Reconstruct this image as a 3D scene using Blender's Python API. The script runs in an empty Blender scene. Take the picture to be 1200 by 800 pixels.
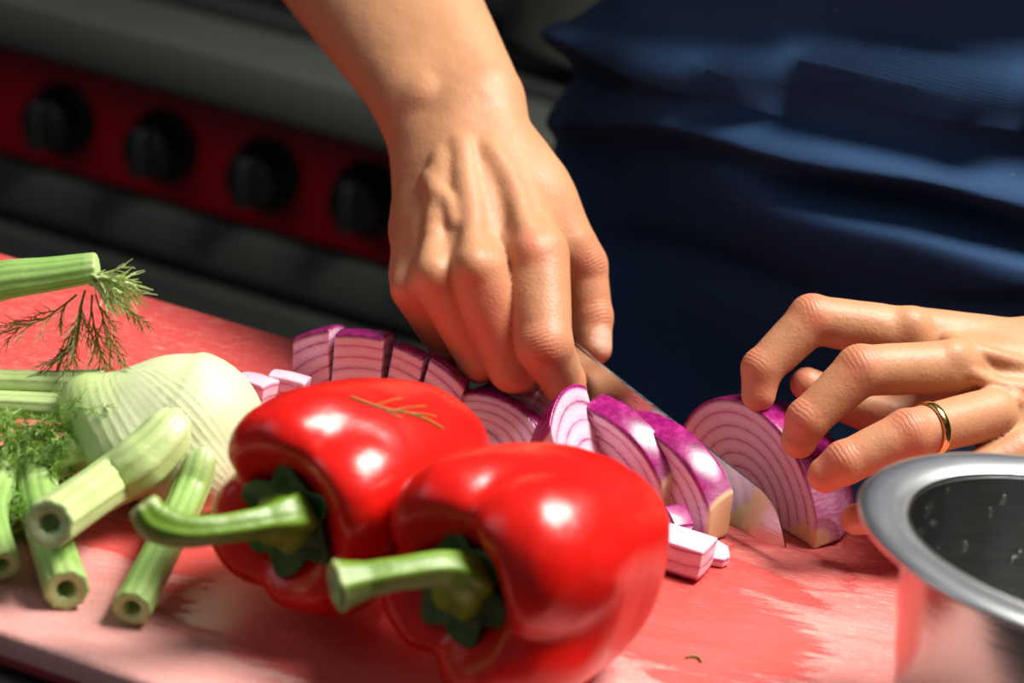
import bpy, math, random
import numpy as np
from mathutils import Vector, Matrix
S = 0.01                                   # everything below is worked out in centimetres
sc = bpy.context.scene
# ------------------------------------------------------------------ camera
PITCH, ROLL, FPX, DIST = math.radians(19), math.radians(10), 2833.3, 115.0
CAM = np.array([0, -DIST*math.cos(PITCH), DIST*math.sin(PITCH)])
FW = np.array([0, math.cos(PITCH), -math.sin(PITCH)])
_r0 = np.array([1., 0, 0]); _u0 = np.array([0, math.sin(PITCH), math.cos(PITCH)])
RT = math.cos(ROLL)*_r0 + math.sin(ROLL)*_u0
UP = -math.sin(ROLL)*_r0 + math.cos(ROLL)*_u0
cd = bpy.data.cameras.new('camera'); cam = bpy.data.objects.new('camera', cd)
sc.collection.objects.link(cam); sc.camera = cam
cd.sensor_width = 36; cd.lens = 85; cd.clip_start = 0.05; cd.clip_end = 50
m = Matrix.Identity(4)
for i in range(3):
    m[i][0], m[i][1], m[i][2], m[i][3] = RT[i], UP[i], -FW[i], CAM[i]*S
cam.matrix_world = m
cd.dof.use_dof = True; cd.dof.focus_distance = 0.95; cd.dof.aperture_fstop = 8.0
# ------------------------------------------------------------------ light
w = bpy.data.worlds.new('world'); sc.world = w; w.use_nodes = True
w.node_tree.nodes['Background'].inputs[0].default_value = (.80, .90, 1, 1)
w.node_tree.nodes['Background'].inputs[1].default_value = .10
def area(name, loc, target, sx, sy, power, col):
    l = bpy.data.lights.new(name, 'AREA'); l.shape = 'RECTANGLE'; l.size = sx; l.size_y = sy
    l.energy = power; l.color = col
    o = bpy.data.objects.new(name, l); sc.collection.objects.link(o)
    o.location = Vector(loc)*S
    d = (Vector(target) - Vector(loc)).normalized()
    o.rotation_euler = d.to_track_quat('-Z', 'Y').to_euler()
area('ceiling_softbox', (64, -7, 140), (2, -15, 0), .62, .62, 56, (1, .955, .89))
area('cool_left_light', (-160, -60, 120), (0, -10, 0), 1.1, 1.1, 4, (.85, .93, 1))  # weak cool area light from the left
sc.view_settings.view_transform = 'Standard'; sc.view_settings.look = 'None'
sc.view_settings.exposure = 0.0; sc.view_settings.gamma = 1.0
sc.view_settings.use_curve_mapping = False
sc.cycles.use_denoising = True
rng = np.random.default_rng(5); random.seed(5)

# ------------------------------------------------------------------ measuring helpers: pixel + depth -> point (cm)
def ray(u, v): return FW + RT*(u-600)/FPX - UP*(v-400)/FPX
def T(u, v, t): return CAM + ray(u, v)*t                       # t = distance along the lens axis
def Z(u, v, z): d = ray(u, v); return CAM + d*(z-CAM[2])/d[2]  # on the level z
def pj(P):
    q = np.asarray(P) - CAM; t = q @ FW
    return 600+FPX*(q @ RT)/t, 400-FPX*(q @ UP)/t, t
def A(*x): return np.array(x, float)
def nrm(v): v = np.asarray(v, float); return v/np.linalg.norm(v)

# ------------------------------------------------------------------ object helpers
def link(o): sc.collection.objects.link(o); return o
def tag(o, label=None, cat=None, group=None, kind=None):
    for k, v in (('label', label), ('category', cat), ('group', group), ('kind', kind)):
        if v: o[k] = v
    return o
def empty(name, loc, label, cat, group=None):
    o = link(bpy.data.objects.new(name, None)); o.location = Vector(loc)*S
    o.empty_display_size = .02
    return tag(o, label, cat, group)
def wloc(o):
    v = Vector(o.location)
    while o.parent: o = o.parent; v = v + Vector(o.location)
    return np.array(v)/S
def mesh(name, V, F, mat, parent=None, loc=None, smooth=True, attrs=None):
    V = np.asarray(V, float)
    if parent is not None: base = wloc(parent); lo = A(0, 0, 0)
    else: base = A(*loc) if loc is not None else A(0, 0, 0); lo = base
    me = bpy.data.meshes.new(name)
    Vl = (V - base)*S
    if isinstance(F, np.ndarray):
        n, k = F.shape
        me.vertices.add(len(Vl)); me.vertices.foreach_set('co', Vl.astype(np.float32).ravel())
        me.loops.add(n*k); me.loops.foreach_set('vertex_index', F.astype(np.int32).ravel())
        me.polygons.add(n); me.polygons.foreach_set('loop_start', np.arange(0, n*k, k, dtype=np.int32))
        me.polygons.foreach_set('loop_total', np.full(n, k, dtype=np.int32))
        me.update(calc_edges=True); me.validate()
    else:
        me.from_pydata([tuple(v) for v in Vl], [], F)
    if smooth: me.polygons.foreach_set('use_smooth', [True]*len(me.polygons))
    for an, av in (attrs or {}).items():
        a = me.attributes.new(an, 'FLOAT', 'POINT'); a.data.foreach_set('value', np.asarray(av, np.float32))
    me.materials.append(mat)
    o = link(bpy.data.objects.new(name, me))
    if parent is not None: o.parent = parent
    else: o.location = Vector(lo)*S
    return o
class MB:
    def __init__(s): s.V = []; s.F = []
    def add(s, V, F):
        b = len(s.V); s.V += [tuple(v) for v in V]; s.F += [tuple(b+i for i in f) for f in F]; return s
    def box(s, c, h, ax=None, bev=0.0):
        c = A(*c); ax = np.eye(3) if ax is None else ax
        hx, hy, hz = h; b = min(bev, min(h)*.95)
        if b <= 0:
            V = [c + ax.T @ A(x*hx, y*hy, z*hz) for x in (-1, 1) for y in (-1, 1) for z in (-1, 1)]
            return s.add(V, [(0, 1, 3, 2), (4, 6, 7, 5), (0, 4, 5, 1), (2, 3, 7, 6), (0, 2, 6, 4), (1, 5, 7, 3)])
        prof = [(-hz, b), (-hz+b*.3, b*.3), (-hz+b, 0), (hz-b, 0), (hz-b*.3, b*.3), (hz, b)]
        rings = []
        for z, ins in prof:
            r = []
            for qx, qy, a0 in ((1, 1, 0), (-1, 1, 90), (-1, -1, 180), (1, -1, 270)):
                for k in range(4):
                    a = math.radians(a0 + k*30)
                    r.append(c + ax.T @ A(qx*(hx-b)+(b-ins)*math.cos(a), qy*(hy-b)+(b-ins)*math.sin(a), z))
            rings.append(r)
        return s.loft(rings, True, True)
    def loft(s, rings, cap0=False, cap1=False):
        n = len(rings[0]); V = [p for r in rings for p in r]; F = []
        for i in range(len(rings)-1):
            for j in range(n):
                k = (j+1) % n
                F.append((i*n+j, i*n+k, (i+1)*n+k, (i+1)*n+j))
        if cap0: F.append(tuple(range(n-1, -1, -1)))
        if cap1: F.append(tuple((len(rings)-1)*n+j for j in range(n)))
        return s.add(V, F)
    def tube(s, pts, rad, n=8, cap=True):
        s.loft(tube_rings(pts, rad, n), cap, cap); return s
    def build(s, name, mat, parent=None, loc=None, smooth=True, **k):
        return mesh(name, s.V, s.F, mat, parent, loc, smooth, **k)
def spline(P, n):
    P = np.asarray(P, float); m = len(P); out = []
    for i in range(m-1):
        p0 = P[max(i-1, 0)]; p1 = P[i]; p2 = P[i+1]; p3 = P[min(i+2, m-1)]
        for k in range(n):
            t = k/n
            out.append(.5*(2*p1+(p2-p0)*t+(2*p0-5*p1+4*p2-p3)*t*t+(3*p1-p0-3*p2+p3)*t**3))
    out.append(P[-1]); return np.array(out)
def tube_rings(pts, rad, n, fn=None):
    pts = np.asarray(pts, float); rad = np.broadcast_to(rad, (len(pts),))
    tg = np.gradient(pts, axis=0); tg /= np.linalg.norm(tg, axis=1)[:, None]
    ref = A(0, 0, 1) if abs(tg[0][2]) < .9 else A(1, 0, 0)
    x = nrm(np.cross(ref, tg[0])); R = []
    for i, p in enumerate(pts):
        x = nrm(x - tg[i]*(x @ tg[i])); y = np.cross(tg[i], x); ring = []
        for j in range(n):
            a = 2*math.pi*j/n; r = rad[i]*(fn(i, a) if fn else 1)
            ring.append(p + x*math.cos(a)*r + y*math.sin(a)*r)
        R.append(ring)
    return R

# ------------------------------------------------------------------ implicit modelling (surface nets over a sparse grid)
def smin(a, b, k):
    h = np.maximum(k-np.abs(a-b), 0)/k
    return np.minimum(a, b) - h*h*k*.25
def smax(a, b, k): return -smin(-a, -b, k)
def cone(P, a, b, ra, rb):
    ba = b-a; pa = P-a; h = np.clip((pa @ ba)/(ba @ ba), 0, 1)
    return np.linalg.norm(pa - h[:, None]*ba, axis=1) - (ra+(rb-ra)*h)
def ell(P, c, R, ax=None):
    q = P-c
    if ax is not None: q = q @ np.asarray(ax).T
    k0 = np.linalg.norm(q/R, axis=1); k1 = np.linalg.norm(q/(np.asarray(R)**2), axis=1)
    return k0*(k0-1)/np.maximum(k1, 1e-6)
def surfnets(sdf, lo, hi, h, newton=1):
    lo = np.asarray(lo, float); B = 8
    nb = np.ceil((np.asarray(hi)-lo)/(h*B)).astype(int)
    g = np.stack(np.meshgrid(*[np.arange(k) for k in nb], indexing='ij'), -1).reshape(-1, 3)
    cen = lo + (g*B+B/2-.5)*h
    dc = sdf(cen); act = np.abs(dc) < B*h*.87*1.5+.1
    D = np.repeat(np.repeat(np.repeat(dc.reshape(nb), B, 0), B, 1), B, 2).astype(np.float32)
    off = np.stack(np.meshgrid(*[np.arange(B)]*3, indexing='ij'), -1).reshape(-1, 3)
    ga = g[act]
    for s0 in range(0, len(ga), 400):
        gg = ga[s0:s0+400]; idx = (gg[:, None, :]*B + off[None]).reshape(-1, 3)
        D[idx[:, 0], idx[:, 1], idx[:, 2]] = sdf(lo+idx*h)
    I = D < 0; n = D.shape
    c = np.zeros([k-1 for k in n], np.int8)
    cor = [(a, b, d) for a in (0, 1) for b in (0, 1) for d in (0, 1)]
    for a, b, d in cor: c += I[a:n[0]-1+a, b:n[1]-1+b, d:n[2]-1+d]
    C = np.argwhere((c > 0) & (c < 8)); vid = -np.ones(c.shape, np.int64)
    vid[C[:, 0], C[:, 1], C[:, 2]] = np.arange(len(C))
    acc = np.zeros((len(C), 3)); cnt = np.zeros(len(C))
    for i in range(8):
        for j in range(i+1, 8):
            a, b = np.array(cor[i]), np.array(cor[j])
            if abs(a-b).sum() != 1: continue
            da = D[tuple((C+a).T)]; db = D[tuple((C+b).T)]; s = (da < 0) != (db < 0)
            t = np.where(s, da/np.where(s, da-db, 1), 0)
            acc += np.where(s[:, None], a+t[:, None]*(b-a), 0); cnt += s
    V = lo + (C+acc/cnt[:, None])*h
    Fs = []
    for ax in range(3):
        o1, o2 = [(1, 2), (2, 0), (0, 1)][ax]
        sl0 = [slice(None)]*3; sl1 = [slice(None)]*3; sl0[ax] = slice(0, -1); sl1[ax] = slice(1, None)
        ch = I[tuple(sl0)] != I[tuple(sl1)]; E = np.argwhere(ch)
        E = E[(E[:, o1] > 0) & (E[:, o2] > 0) & (E[:, o1] < n[o1]-1) & (E[:, o2] < n[o2]-1)]
        def cell(d1, d2):
            q = E.copy(); q[:, o1] -= d1; q[:, o2] -= d2; return vid[q[:, 0], q[:, 1], q[:, 2]]
        q = np.stack([cell(1, 1), cell(0, 1), cell(0, 0), cell(1, 0)], 1)
        ins = I[E[:, 0], E[:, 1], E[:, 2]]; q[~ins] = q[~ins][:, ::-1]; Fs.append(q)
    F = np.concatenate(Fs); F = F[(F >= 0).all(1)]
    for _ in range(newton):
        G = grad(sdf, V); d = sdf(V); V = V - np.clip(d, -h*.5, h*.5)[:, None]*G
    return V, F
def grad(sdf, V, e=.03):
    G = np.stack([sdf(V+e*np.eye(3)[i])-sdf(V-e*np.eye(3)[i]) for i in range(3)], 1)
    return G/np.maximum(np.linalg.norm(G, axis=1), 1e-6)[:, None]
def trace(sdf, u, v, t0=60):
    d = ray(u, v); t = t0
    for _ in range(120):
        s = float(sdf((CAM+d*t)[None])[0])
        if s < .005: break
        t += s*.8
    return CAM+d*t
_ph = rng.uniform(0, 6.28, (24, 3)); _dr = rng.normal(size=(24, 3)); _dr /= np.linalg.norm(_dr, axis=1)[:, None]
def wob(P, f, seed=0, n=6):               # cheap smooth 3-D noise in about -1..1
    r = 0
    for i in range(n):
        k = (i+seed*5) % 24
        r = r + np.sin(P @ _dr[k]*f*(1+.37*i) + _ph[k, seed % 3])/(1+.4*i)
    return r/2.5

# ------------------------------------------------------------------ materials
def newmat(name):
    m = bpy.data.materials.new(name); m.use_nodes = True; nt = m.node_tree
    return m, nt, nt.nodes['Principled BSDF']
def N(nt, t, **k):
    n = nt.nodes.new(t)
    for a, b in k.items():
        if a in ('operation', 'blend_type', 'data_type', 'attribute_name', 'noise_dimensions', 'wave_type', 'bands_direction', 'feature', 'distance', 'interpolation_type', 'invert'): setattr(n, a, b)
        else:
            i = n.inputs[int(a[1:])] if a[0] == '_' and a[1:].isdigit() else n.inputs[a.replace('_', ' ')]
            if hasattr(b, 'is_output') or isinstance(b, bpy.types.NodeSocket): nt.links.new(b, i)
            else: i.default_value = b
    return n
def ramp(nt, fac, stops):
    n = nt.nodes.new('ShaderNodeValToRGB'); e = n.color_ramp.elements
    while len(e) < len(stops): e.new(.5)
    for i, (p, c) in enumerate(stops):
        e[i].position = p; e[i].color = tuple(c)+(1,) if len(c) == 3 else c
    nt.links.new(fac, n.inputs[0]); return n.outputs[0]
def mix(nt, f, a, b, mode='MIX'):
    n = nt.nodes.new('ShaderNodeMixRGB'); n.blend_type = mode
    for i, x in enumerate((f, a, b)):
        if isinstance(x, bpy.types.NodeSocket): nt.links.new(x, n.inputs[i])
        elif isinstance(x, (int, float)): n.inputs[i].default_value = x if i == 0 else (x, x, x, 1)
        else: n.inputs[i].default_value = tuple(x)+(1,)
    return n.outputs[0]
def mth(nt, op, a, b=0.0, c=0.0, clamp=False):
    n = nt.nodes.new('ShaderNodeMath'); n.operation = op; n.use_clamp = clamp
    for i, x in enumerate((a, b, c)):
        if isinstance(x, bpy.types.NodeSocket): nt.links.new(x, n.inputs[i])
        else: n.inputs[i].default_value = x
    return n.outputs[0]
def obj_co(nt, scale=(1, 1, 1), rot=(0, 0, 0)):
    tc = nt.nodes.new('ShaderNodeTexCoord'); mp = nt.nodes.new('ShaderNodeMapping')
    nt.links.new(tc.outputs['Object'], mp.inputs[0]); mp.inputs['Scale'].default_value = scale; mp.inputs['Rotation'].default_value = rot
    return mp.outputs[0]
def noise(nt, co, sc_, det=3, rough=.5):
    n = nt.nodes.new('ShaderNodeTexNoise'); nt.links.new(co, n.inputs['Vector'])
    n.inputs['Scale'].default_value = sc_; n.inputs['Detail'].default_value = det; n.inputs['Roughness'].default_value = rough
    return n.outputs['Fac']
def attr(nt, name):
    n = nt.nodes.new('ShaderNodeAttribute'); n.attribute_name = name; return n.outputs['Fac']
def bump(nt, b, h, dist, strength=1):
    n = nt.nodes.new('ShaderNodeBump'); nt.links.new(h, n.inputs['Height']); n.inputs['Distance'].default_value = dist
    n.inputs['Strength'].default_value = strength; nt.links.new(n.outputs[0], b.inputs['Normal']); return n
def setp(b, **k):
    for a, v in k.items():
        i = b.inputs[a.replace('_', ' ')]
        i.default_value = (tuple(v)+(1,) if isinstance(v, tuple) and len(v) == 3 and i.type == 'RGBA' else v)
def plain(name, col, rough=.5, metal=0, var=.12, vs=60, bmp=0, **k):
    m, nt, b = newmat(name); co = obj_co(nt)
    n = noise(nt, co, vs, 4)
    c = mix(nt, n, tuple(x*(1-var) for x in col), tuple(min(1, x*(1+var)) for x in col))
    nt.links.new(c, b.inputs['Base Color']); setp(b, Roughness=rough, Metallic=metal, **k)
    if bmp: bump(nt, b, n, bmp)
    return m

def skin_mat():
    m, nt, b = newmat('skin'); co = obj_co(nt)
    n1 = noise(nt, co, 45, 4, .6); n2 = noise(nt, co, 230, 3)
    c = mix(nt, n1, (.43, .185, .085), (.60, .30, .155))
    c = mix(nt, mth(nt, 'MULTIPLY', n2, .25), c, (.50, .22, .12))
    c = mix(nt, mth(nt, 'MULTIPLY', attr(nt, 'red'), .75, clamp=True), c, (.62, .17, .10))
    c = mix(nt, mth(nt, 'MULTIPLY', attr(nt, 'tan'), .6, clamp=True), c, (.50, .25, .12))
    c = mix(nt, attr(nt, 'nail'), c, (.64, .36, .26))
    fr = nt.nodes.new('ShaderNodeTexNoise'); nt.links.new(co, fr.inputs['Vector']); fr.inputs['Scale'].default_value = 420
    sp = mth(nt, 'MULTIPLY', mth(nt, 'GREATER_THAN', fr.outputs['Fac'], .71), .35)
    c = mix(nt, sp, c, (.36, .15, .07))
    # knuckle creases: run across the finger, wavering
    s = mth(nt, 'ADD', mth(nt, 'MULTIPLY', attr(nt, 'along'), 17.0), mth(nt, 'MULTIPLY', n1, 12.0))
    cr = mth(nt, 'POWER', mth(nt, 'ABSOLUTE', mth(nt, 'SINE', s)), .5)
    cre = mth(nt, 'MULTIPLY', mth(nt, 'SUBTRACT', cr, 1.0), attr(nt, 'crease'))
    c = mix(nt, mth(nt, 'MULTIPLY', cre, -.55, clamp=True), c, (.40, .13, .07))
    nt.links.new(c, b.inputs['Base Color'])
    vo = nt.nodes.new('ShaderNodeTexVoronoi'); nt.links.new(co, vo.inputs['Vector']); vo.inputs['Scale'].default_value = 420; vo.feature = 'DISTANCE_TO_EDGE'
    h = mth(nt, 'ADD', mth(nt, 'MULTIPLY', vo.outputs['Distance'], .35), mth(nt, 'MULTIPLY', n2, .5))
    h = mth(nt, 'ADD', h, mth(nt, 'MULTIPLY', cre, .7))
    bump(nt, b, h, .00042)
    setp(b, Roughness=.50, Subsurface_Weight=.13, Subsurface_Radius=(1., .35, .18), Subsurface_Scale=.0035, Specular_IOR_Level=.38)
    return m
def pepper_mat():
    m, nt, b = newmat('pepper_skin'); co = obj_co(nt)
    n = noise(nt, co, 30, 3); n2 = noise(nt, co, 9, 2)
    c = mix(nt, n, (.62, .004, .003), (.80, .012, .006))
    c = mix(nt, mth(nt, 'MULTIPLY', mth(nt, 'GREATER_THAN', noise(nt, co, 95, 2), .73), .35), c, (.36, .004, .002))
    nt.links.new(c, b.inputs['Base Color'])
    setp(b, Roughness=.29, Subsurface_Weight=.12, Subsurface_Radius=(1, .1, .05), Subsurface_Scale=.004, Specular_IOR_Level=.42, Coat_Weight=.05, Coat_Roughness=.1)
    bump(nt, b, mth(nt, 'ADD', noise(nt, co, 40, 2), mth(nt, 'MULTIPLY', noise(nt, co, 400, 2), .07)), .0012)
    return m
def green_mat(name, c0, c1, rough=.42, streak=0, sss=.15):
    m, nt, b = newmat(name); co = obj_co(nt)
    n = noise(nt, co, 70, 4); c = mix(nt, n, c0, c1)
    if streak:
        s = attr(nt, 'rib'); c = mix(nt, mth(nt, 'MULTIPLY', s, streak*.6), c, tuple(x*.5 for x in c0))
    c = mix(nt, attr(nt, 'pale'), c, (.70, .76, .40))
    nt.links.new(c, b.inputs['Base Color']); bump(nt, b, noise(nt, co, 150, 3), .0005)
    setp(b, Roughness=rough, Subsurface_Weight=sss, Subsurface_Radius=(.6, 1, .2), Subsurface_Scale=.004)
    return m
def bulb_mat():
    m, nt, b = newmat('fennel_bulb_skin'); co = obj_co(nt)
    n = noise(nt, co, 35, 4)
    c = mix(nt, n, (.60, .68, .35), (.78, .81, .54))
    c = mix(nt, attr(nt, 'green'), c, (.42, .60, .16))
    c = mix(nt, mth(nt, 'MULTIPLY', attr(nt, 'rib'), .35, clamp=True), c, (.40, .54, .17))
    c = mix(nt, mth(nt, 'MULTIPLY', mth(nt, 'GREATER_THAN', noise(nt, co, 60, 5, .7), .66), .5), c, (.50, .42, .20))
    nt.links.new(c, b.inputs['Base Color'])
    bump(nt, b, mth(nt, 'ADD', noise(nt, co, 90, 3), mth(nt, 'MULTIPLY', attr(nt, 'rib'), .4)), .0005)
    setp(b, Roughness=.52, Subsurface_Weight=.22, Subsurface_Radius=(.7, 1, .4), Subsurface_Scale=.006)
    return m
def onion_mat():
    m, nt, b = newmat('red_onion_flesh'); co = obj_co(nt)
    s = attr(nt, 'shell'); skin = attr(nt, 'skin'); root = attr(nt, 'root')
    n = noise(nt, co, 60, 4); lay = mth(nt, 'ADD', mth(nt, 'MULTIPLY', s, 8.0), mth(nt, 'MULTIPLY', n, .12))
    fr = mth(nt, 'FRACT', lay)
    flesh = ramp(nt, fr, [(0, (.34, .04, .17)), (.06, (.44, .08, .26)), (.12, (.70, .42, .55)), (.5, (.82, .64, .70)), (.85, (.76, .50, .62)), (1, (.50, .12, .32))])
    flesh = mix(nt, mth(nt, 'MULTIPLY', mth(nt, 'SUBTRACT', s, .45), .55, clamp=True), flesh, (.50, .08, .32))
    fib = noise(nt, obj_co(nt, (1, 1, 5)), 200, 2)
    flesh = mix(nt, mth(nt, 'MULTIPLY', mth(nt, 'MULTIPLY', fib, fib), .8), flesh, (.86, .76, .80))
    sk = ramp(nt, noise(nt, obj_co(nt, (1, 1, .25)), 170, 5, .7), [(.3, (.13, .002, .05)), (.52, (.30, .008, .14)), (.66, (.42, .03, .22)), (.74, (.62, .22, .42))])
    c = mix(nt, skin, flesh, sk)
    c = mix(nt, root, c, mix(nt, noise(nt, co, 120, 4), (.72, .47, .22), (.82, .66, .40)))
    nt.links.new(c, b.inputs['Base Color'])
    bump(nt, b, mth(nt, 'ADD', mth(nt, 'MULTIPLY', mth(nt, 'GREATER_THAN', fr, .07), mth(nt, 'SUBTRACT', 1.0, skin)), mth(nt, 'MULTIPLY', n, .5)), .0006)
    setp(b, Roughness=.27, Subsurface_Weight=.25, Subsurface_Radius=(1, .5, .8), Subsurface_Scale=.004)
    return m
def board_mat(ell_):
    m, nt, b = newmat('board_plastic')
    tc = nt.nodes.new('ShaderNodeTexCoord'); P = tc.outputs['Object']
    sx = nt.nodes.new('ShaderNodeSeparateXYZ'); nt.links.new(P, sx.inputs[0])
    co1 = obj_co(nt, (1, 5, 1), (0, 0, math.radians(12))); co2 = obj_co(nt, (5, 1, 1), (0, 0, math.radians(-25))); co = obj_co(nt)
    wear = mth(nt, 'ADD', mth(nt, 'MULTIPLY', noise(nt, co1, 14, 6, .65), .6), mth(nt, 'MULTIPLY', noise(nt, co, 9, 3), .5))
    # worn pale in the middle, coral red towards the rear edge (object y in metres)
    wear = mth(nt, 'ADD', wear, mth(nt, 'MULTIPLY', sx.outputs[1], -3.2))
    pale = ramp(nt, wear, [(.30, (.70, .072, .062)), (.62, (.76, .20, .175)), (1.0, (.82, .40, .36))])
    scr = noise(nt, co1, 130, 5, .75); scr2 = noise(nt, co2, 150, 4, .75)
    pale = mix(nt, mth(nt, 'MULTIPLY', mth(nt, 'GREATER_THAN', scr, .57), .38), pale, (.86, .50, .46))
    pale = mix(nt, mth(nt, 'MULTIPLY', mth(nt, 'GREATER_THAN', scr2, .63), .35), pale, (.60, .10, .09))
    # wet patches
    en = mth(nt, 'MULTIPLY', mth(nt, 'SUBTRACT', noise(nt, co1, 34, 5, .7), .5), 1.1)
    wet = None
    for (cx, cy, rx, ry, rot, ring) in ell_:
        dx = mth(nt, 'SUBTRACT', sx.outputs[0], cx*S); dy = mth(nt, 'SUBTRACT', sx.outputs[1], cy*S)
        c_, s_ = math.cos(rot), math.sin(rot)
        px = mth(nt, 'ADD', mth(nt, 'MULTIPLY', dx, c_/(rx*S)), mth(nt, 'MULTIPLY', dy, s_/(rx*S)))
        py = mth(nt, 'ADD', mth(nt, 'MULTIPLY', dx, -s_/(ry*S)), mth(nt, 'MULTIPLY', dy, c_/(ry*S)))
        r = mth(nt, 'SQRT', mth(nt, 'ADD', mth(nt, 'MULTIPLY', px, px), mth(nt, 'MULTIPLY', py, py)))
        r = mth(nt, 'ADD', r, en)
        k = mth(nt, 'MULTIPLY', mth(nt, 'SUBTRACT', 1.0, r), 7.0, clamp=True)
        if ring: k = mth(nt, 'MULTIPLY', k, mth(nt, 'MULTIPLY', mth(nt, 'SUBTRACT', r, ring), 7.0, clamp=True))
        wet = k if wet is None else mth(nt, 'MAXIMUM', wet, k)
    c = mix(nt, mth(nt, 'MULTIPLY', wet, .7), pale, (.66, .035, .028))
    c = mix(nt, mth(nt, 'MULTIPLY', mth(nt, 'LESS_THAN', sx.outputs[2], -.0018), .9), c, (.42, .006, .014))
    nt.links.new(c, b.inputs['Base Color'])
    rg = mth(nt, 'SUBTRACT', mth(nt, 'ADD', .45, mth(nt, 'MULTIPLY', scr, .2)), mth(nt, 'MULTIPLY', wet, .30))
    nt.links.new(rg, b.inputs['Roughness'])
    bump(nt, b, mth(nt, 'MULTIPLY', mth(nt, 'ADD', scr, scr2), mth(nt, 'SUBTRACT', 1.1, wet)), .0006)
    return m
def cloth_mat(name, c0, c1, sc_=900):
    m, nt, b = newmat(name); tc = nt.nodes.new('ShaderNodeTexCoord')
    def wv(d):
        n = nt.nodes.new('ShaderNodeTexWave'); n.bands_direction = d; n.inputs['Scale'].default_value = sc_/4; n.inputs['Distortion'].default_value = 1.2
        n.inputs['Detail'].default_value = 2; nt.links.new(tc.outputs['Object'], n.inputs['Vector']); return n.outputs['Fac']
    h = mth(nt, 'ADD', wv('X'), wv('Z')); co = obj_co(nt)
    th = mth(nt, 'ADD', noise(nt, obj_co(nt, (12, 12, 1)), 45, 3), noise(nt, obj_co(nt, (1, 1, 12)), 45, 3))
    c = mix(nt, mth(nt, 'MULTIPLY', th, .5), c0, c1)
    lint = mth(nt, 'GREATER_THAN', noise(nt, co, 330, 1), .80); c = mix(nt, mth(nt, 'MULTIPLY', lint, .4), c, (.4, .5, .6))
    nt.links.new(c, b.inputs['Base Color']); bump(nt, b, h, .0003, .6)
    setp(b, Roughness=.72, Sheen_Weight=.12, Sheen_Roughness=.4, Sheen_Tint=(.45, .65, 1.0), Specular_IOR_Level=.25)
    return m
def steel_mat(name, col, rough, bm=.0002, aniso=0, sc_=(1, 1, 60)):
    m, nt, b = newmat(name); n = noise(nt, obj_co(nt, sc_), 30, 4)
    nt.links.new(mix(nt, n, tuple(x*.88 for x in col), col), b.inputs['Base Color'])
    nt.links.new(mth(nt, 'ADD', rough-.05, mth(nt, 'MULTIPLY', n, .1)), b.inputs['Roughness'])
    setp(b, Metallic=1.0, Anisotropic=aniso); bump(nt, b, n, bm); return m

M = dict(
    skin=skin_mat(), pepper=pepper_mat(), onion=onion_mat(), bulb=bulb_mat(),
    stalk=green_mat('fennel_stalk_skin', (.20, .40, .07), (.42, .62, .20), .38, .5),
    palestalk=green_mat('pale_stalk_skin', (.46, .62, .20), (.62, .74, .36), .38, .4),
    pepstem=green_mat('pepper_stem_skin', (.11, .24, .012), (.23, .38, .035), .40, .55),
    calyx=green_mat('calyx_skin', (.012, .055, .006), (.04, .12, .015), .5, .5),
    frond=green_mat('frond_leaf', (.10, .26, .02), (.24, .44, .05), .5, 0),
    frond_dark=green_mat('frond_dark_leaf', (.10, .11, .02), (.20, .22, .03), .5, 0),
    apron=cloth_mat('navy_twill', (.014, .046, .125), (.026, .080, .195)),
    shirt=plain('shirt_cloth', (.010, .016, .03), .85), trousers=plain('trouser_cloth', (.006, .009, .015), .9),
    blade=steel_mat('blade_steel', (.62, .60, .58), .20, .0001), spine=steel_mat('spine_steel', (.75, .74, .72), .3),
    handle=plain('black_handle', (.012, .012, .013), .4), rivet=steel_mat('rivet_steel', (.6, .6, .6), .3),
    gold=steel_mat('gold', (.95, .60, .22), .16, .00003), bowl=steel_mat('bowl_steel', (.56, .57, .55), .20, .00008, 0, (1, 1, 25)),
    rim=steel_mat('polished_rim', (.84, .86, .87), .32, .00002),
    counter=plain('dark_counter', (.018, .017, .018), .35), cabinet=plain('cabinet_dark', (.03, .03, .03), .6),
    range_steel=plain('range_grey_steel', (.048, .053, .044), .6, .0, .1, 8), range_dark=plain('range_dark_steel', (.026, .029, .024), .6, .0, .1, 8),
    range_red=plain('range_red_enamel', (.70, .002, .018), .35, 0, .15, 12), knob=plain('knob_black', (.010, .011, .011), .28, Coat_Weight=.4),
    iron=plain('cast_iron', (.012, .012, .012), .6), pan=steel_mat('pan_steel', (.5, .5, .48), .35),
    floor=plain('floor_concrete', (.03, .03, .028), .6, 0, .2, 3), wall=plain('wall_paint', (.03, .032, .03), .8, 0, .1, 3))
wm, nt, b = newmat('water_drop'); setp(b, Base_Color=(1., 1., 1.), Roughness=.02, Transmission_Weight=1.0, IOR=1.33); M['water'] = wm

# ------------------------------------------------------------------ setting
YAW = math.radians(-19); E1 = A(math.cos(YAW), math.sin(YAW), 0); E2 = A(-math.sin(YAW), math.cos(YAW), 0); E3 = A(0, 0, 1)
AX = np.stack([E1, E2, E3])
def struct(name, mb, mat, loc): o = mb.build(name, mat, loc=loc, smooth=False); o['kind'] = 'structure'; return o
struct('floor', MB().box(A(-20, 165, -91)+E2*60-E2*240, (268, 244, 1), AX), M['floor'], (0, 60, -91))
struct('wall_back', MB().box(A(-20, 165, -22)+E2*60, (260, 4, 70), AX), M['wall'], A(-20, 225, -90))
struct('wall_left', MB().box(A(-20, 165, 30)+E2*60-E1*264-E2*240, (4, 240, 122), AX), M['wall'], A(-20, 165, -90)-E1*264)
struct('wall_right', MB().box(A(-20, 165, 30)+E2*60+E1*264-E2*240, (4, 240, 122), AX), M['wall'], A(-20, 165, -90)+E1*264)
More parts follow.
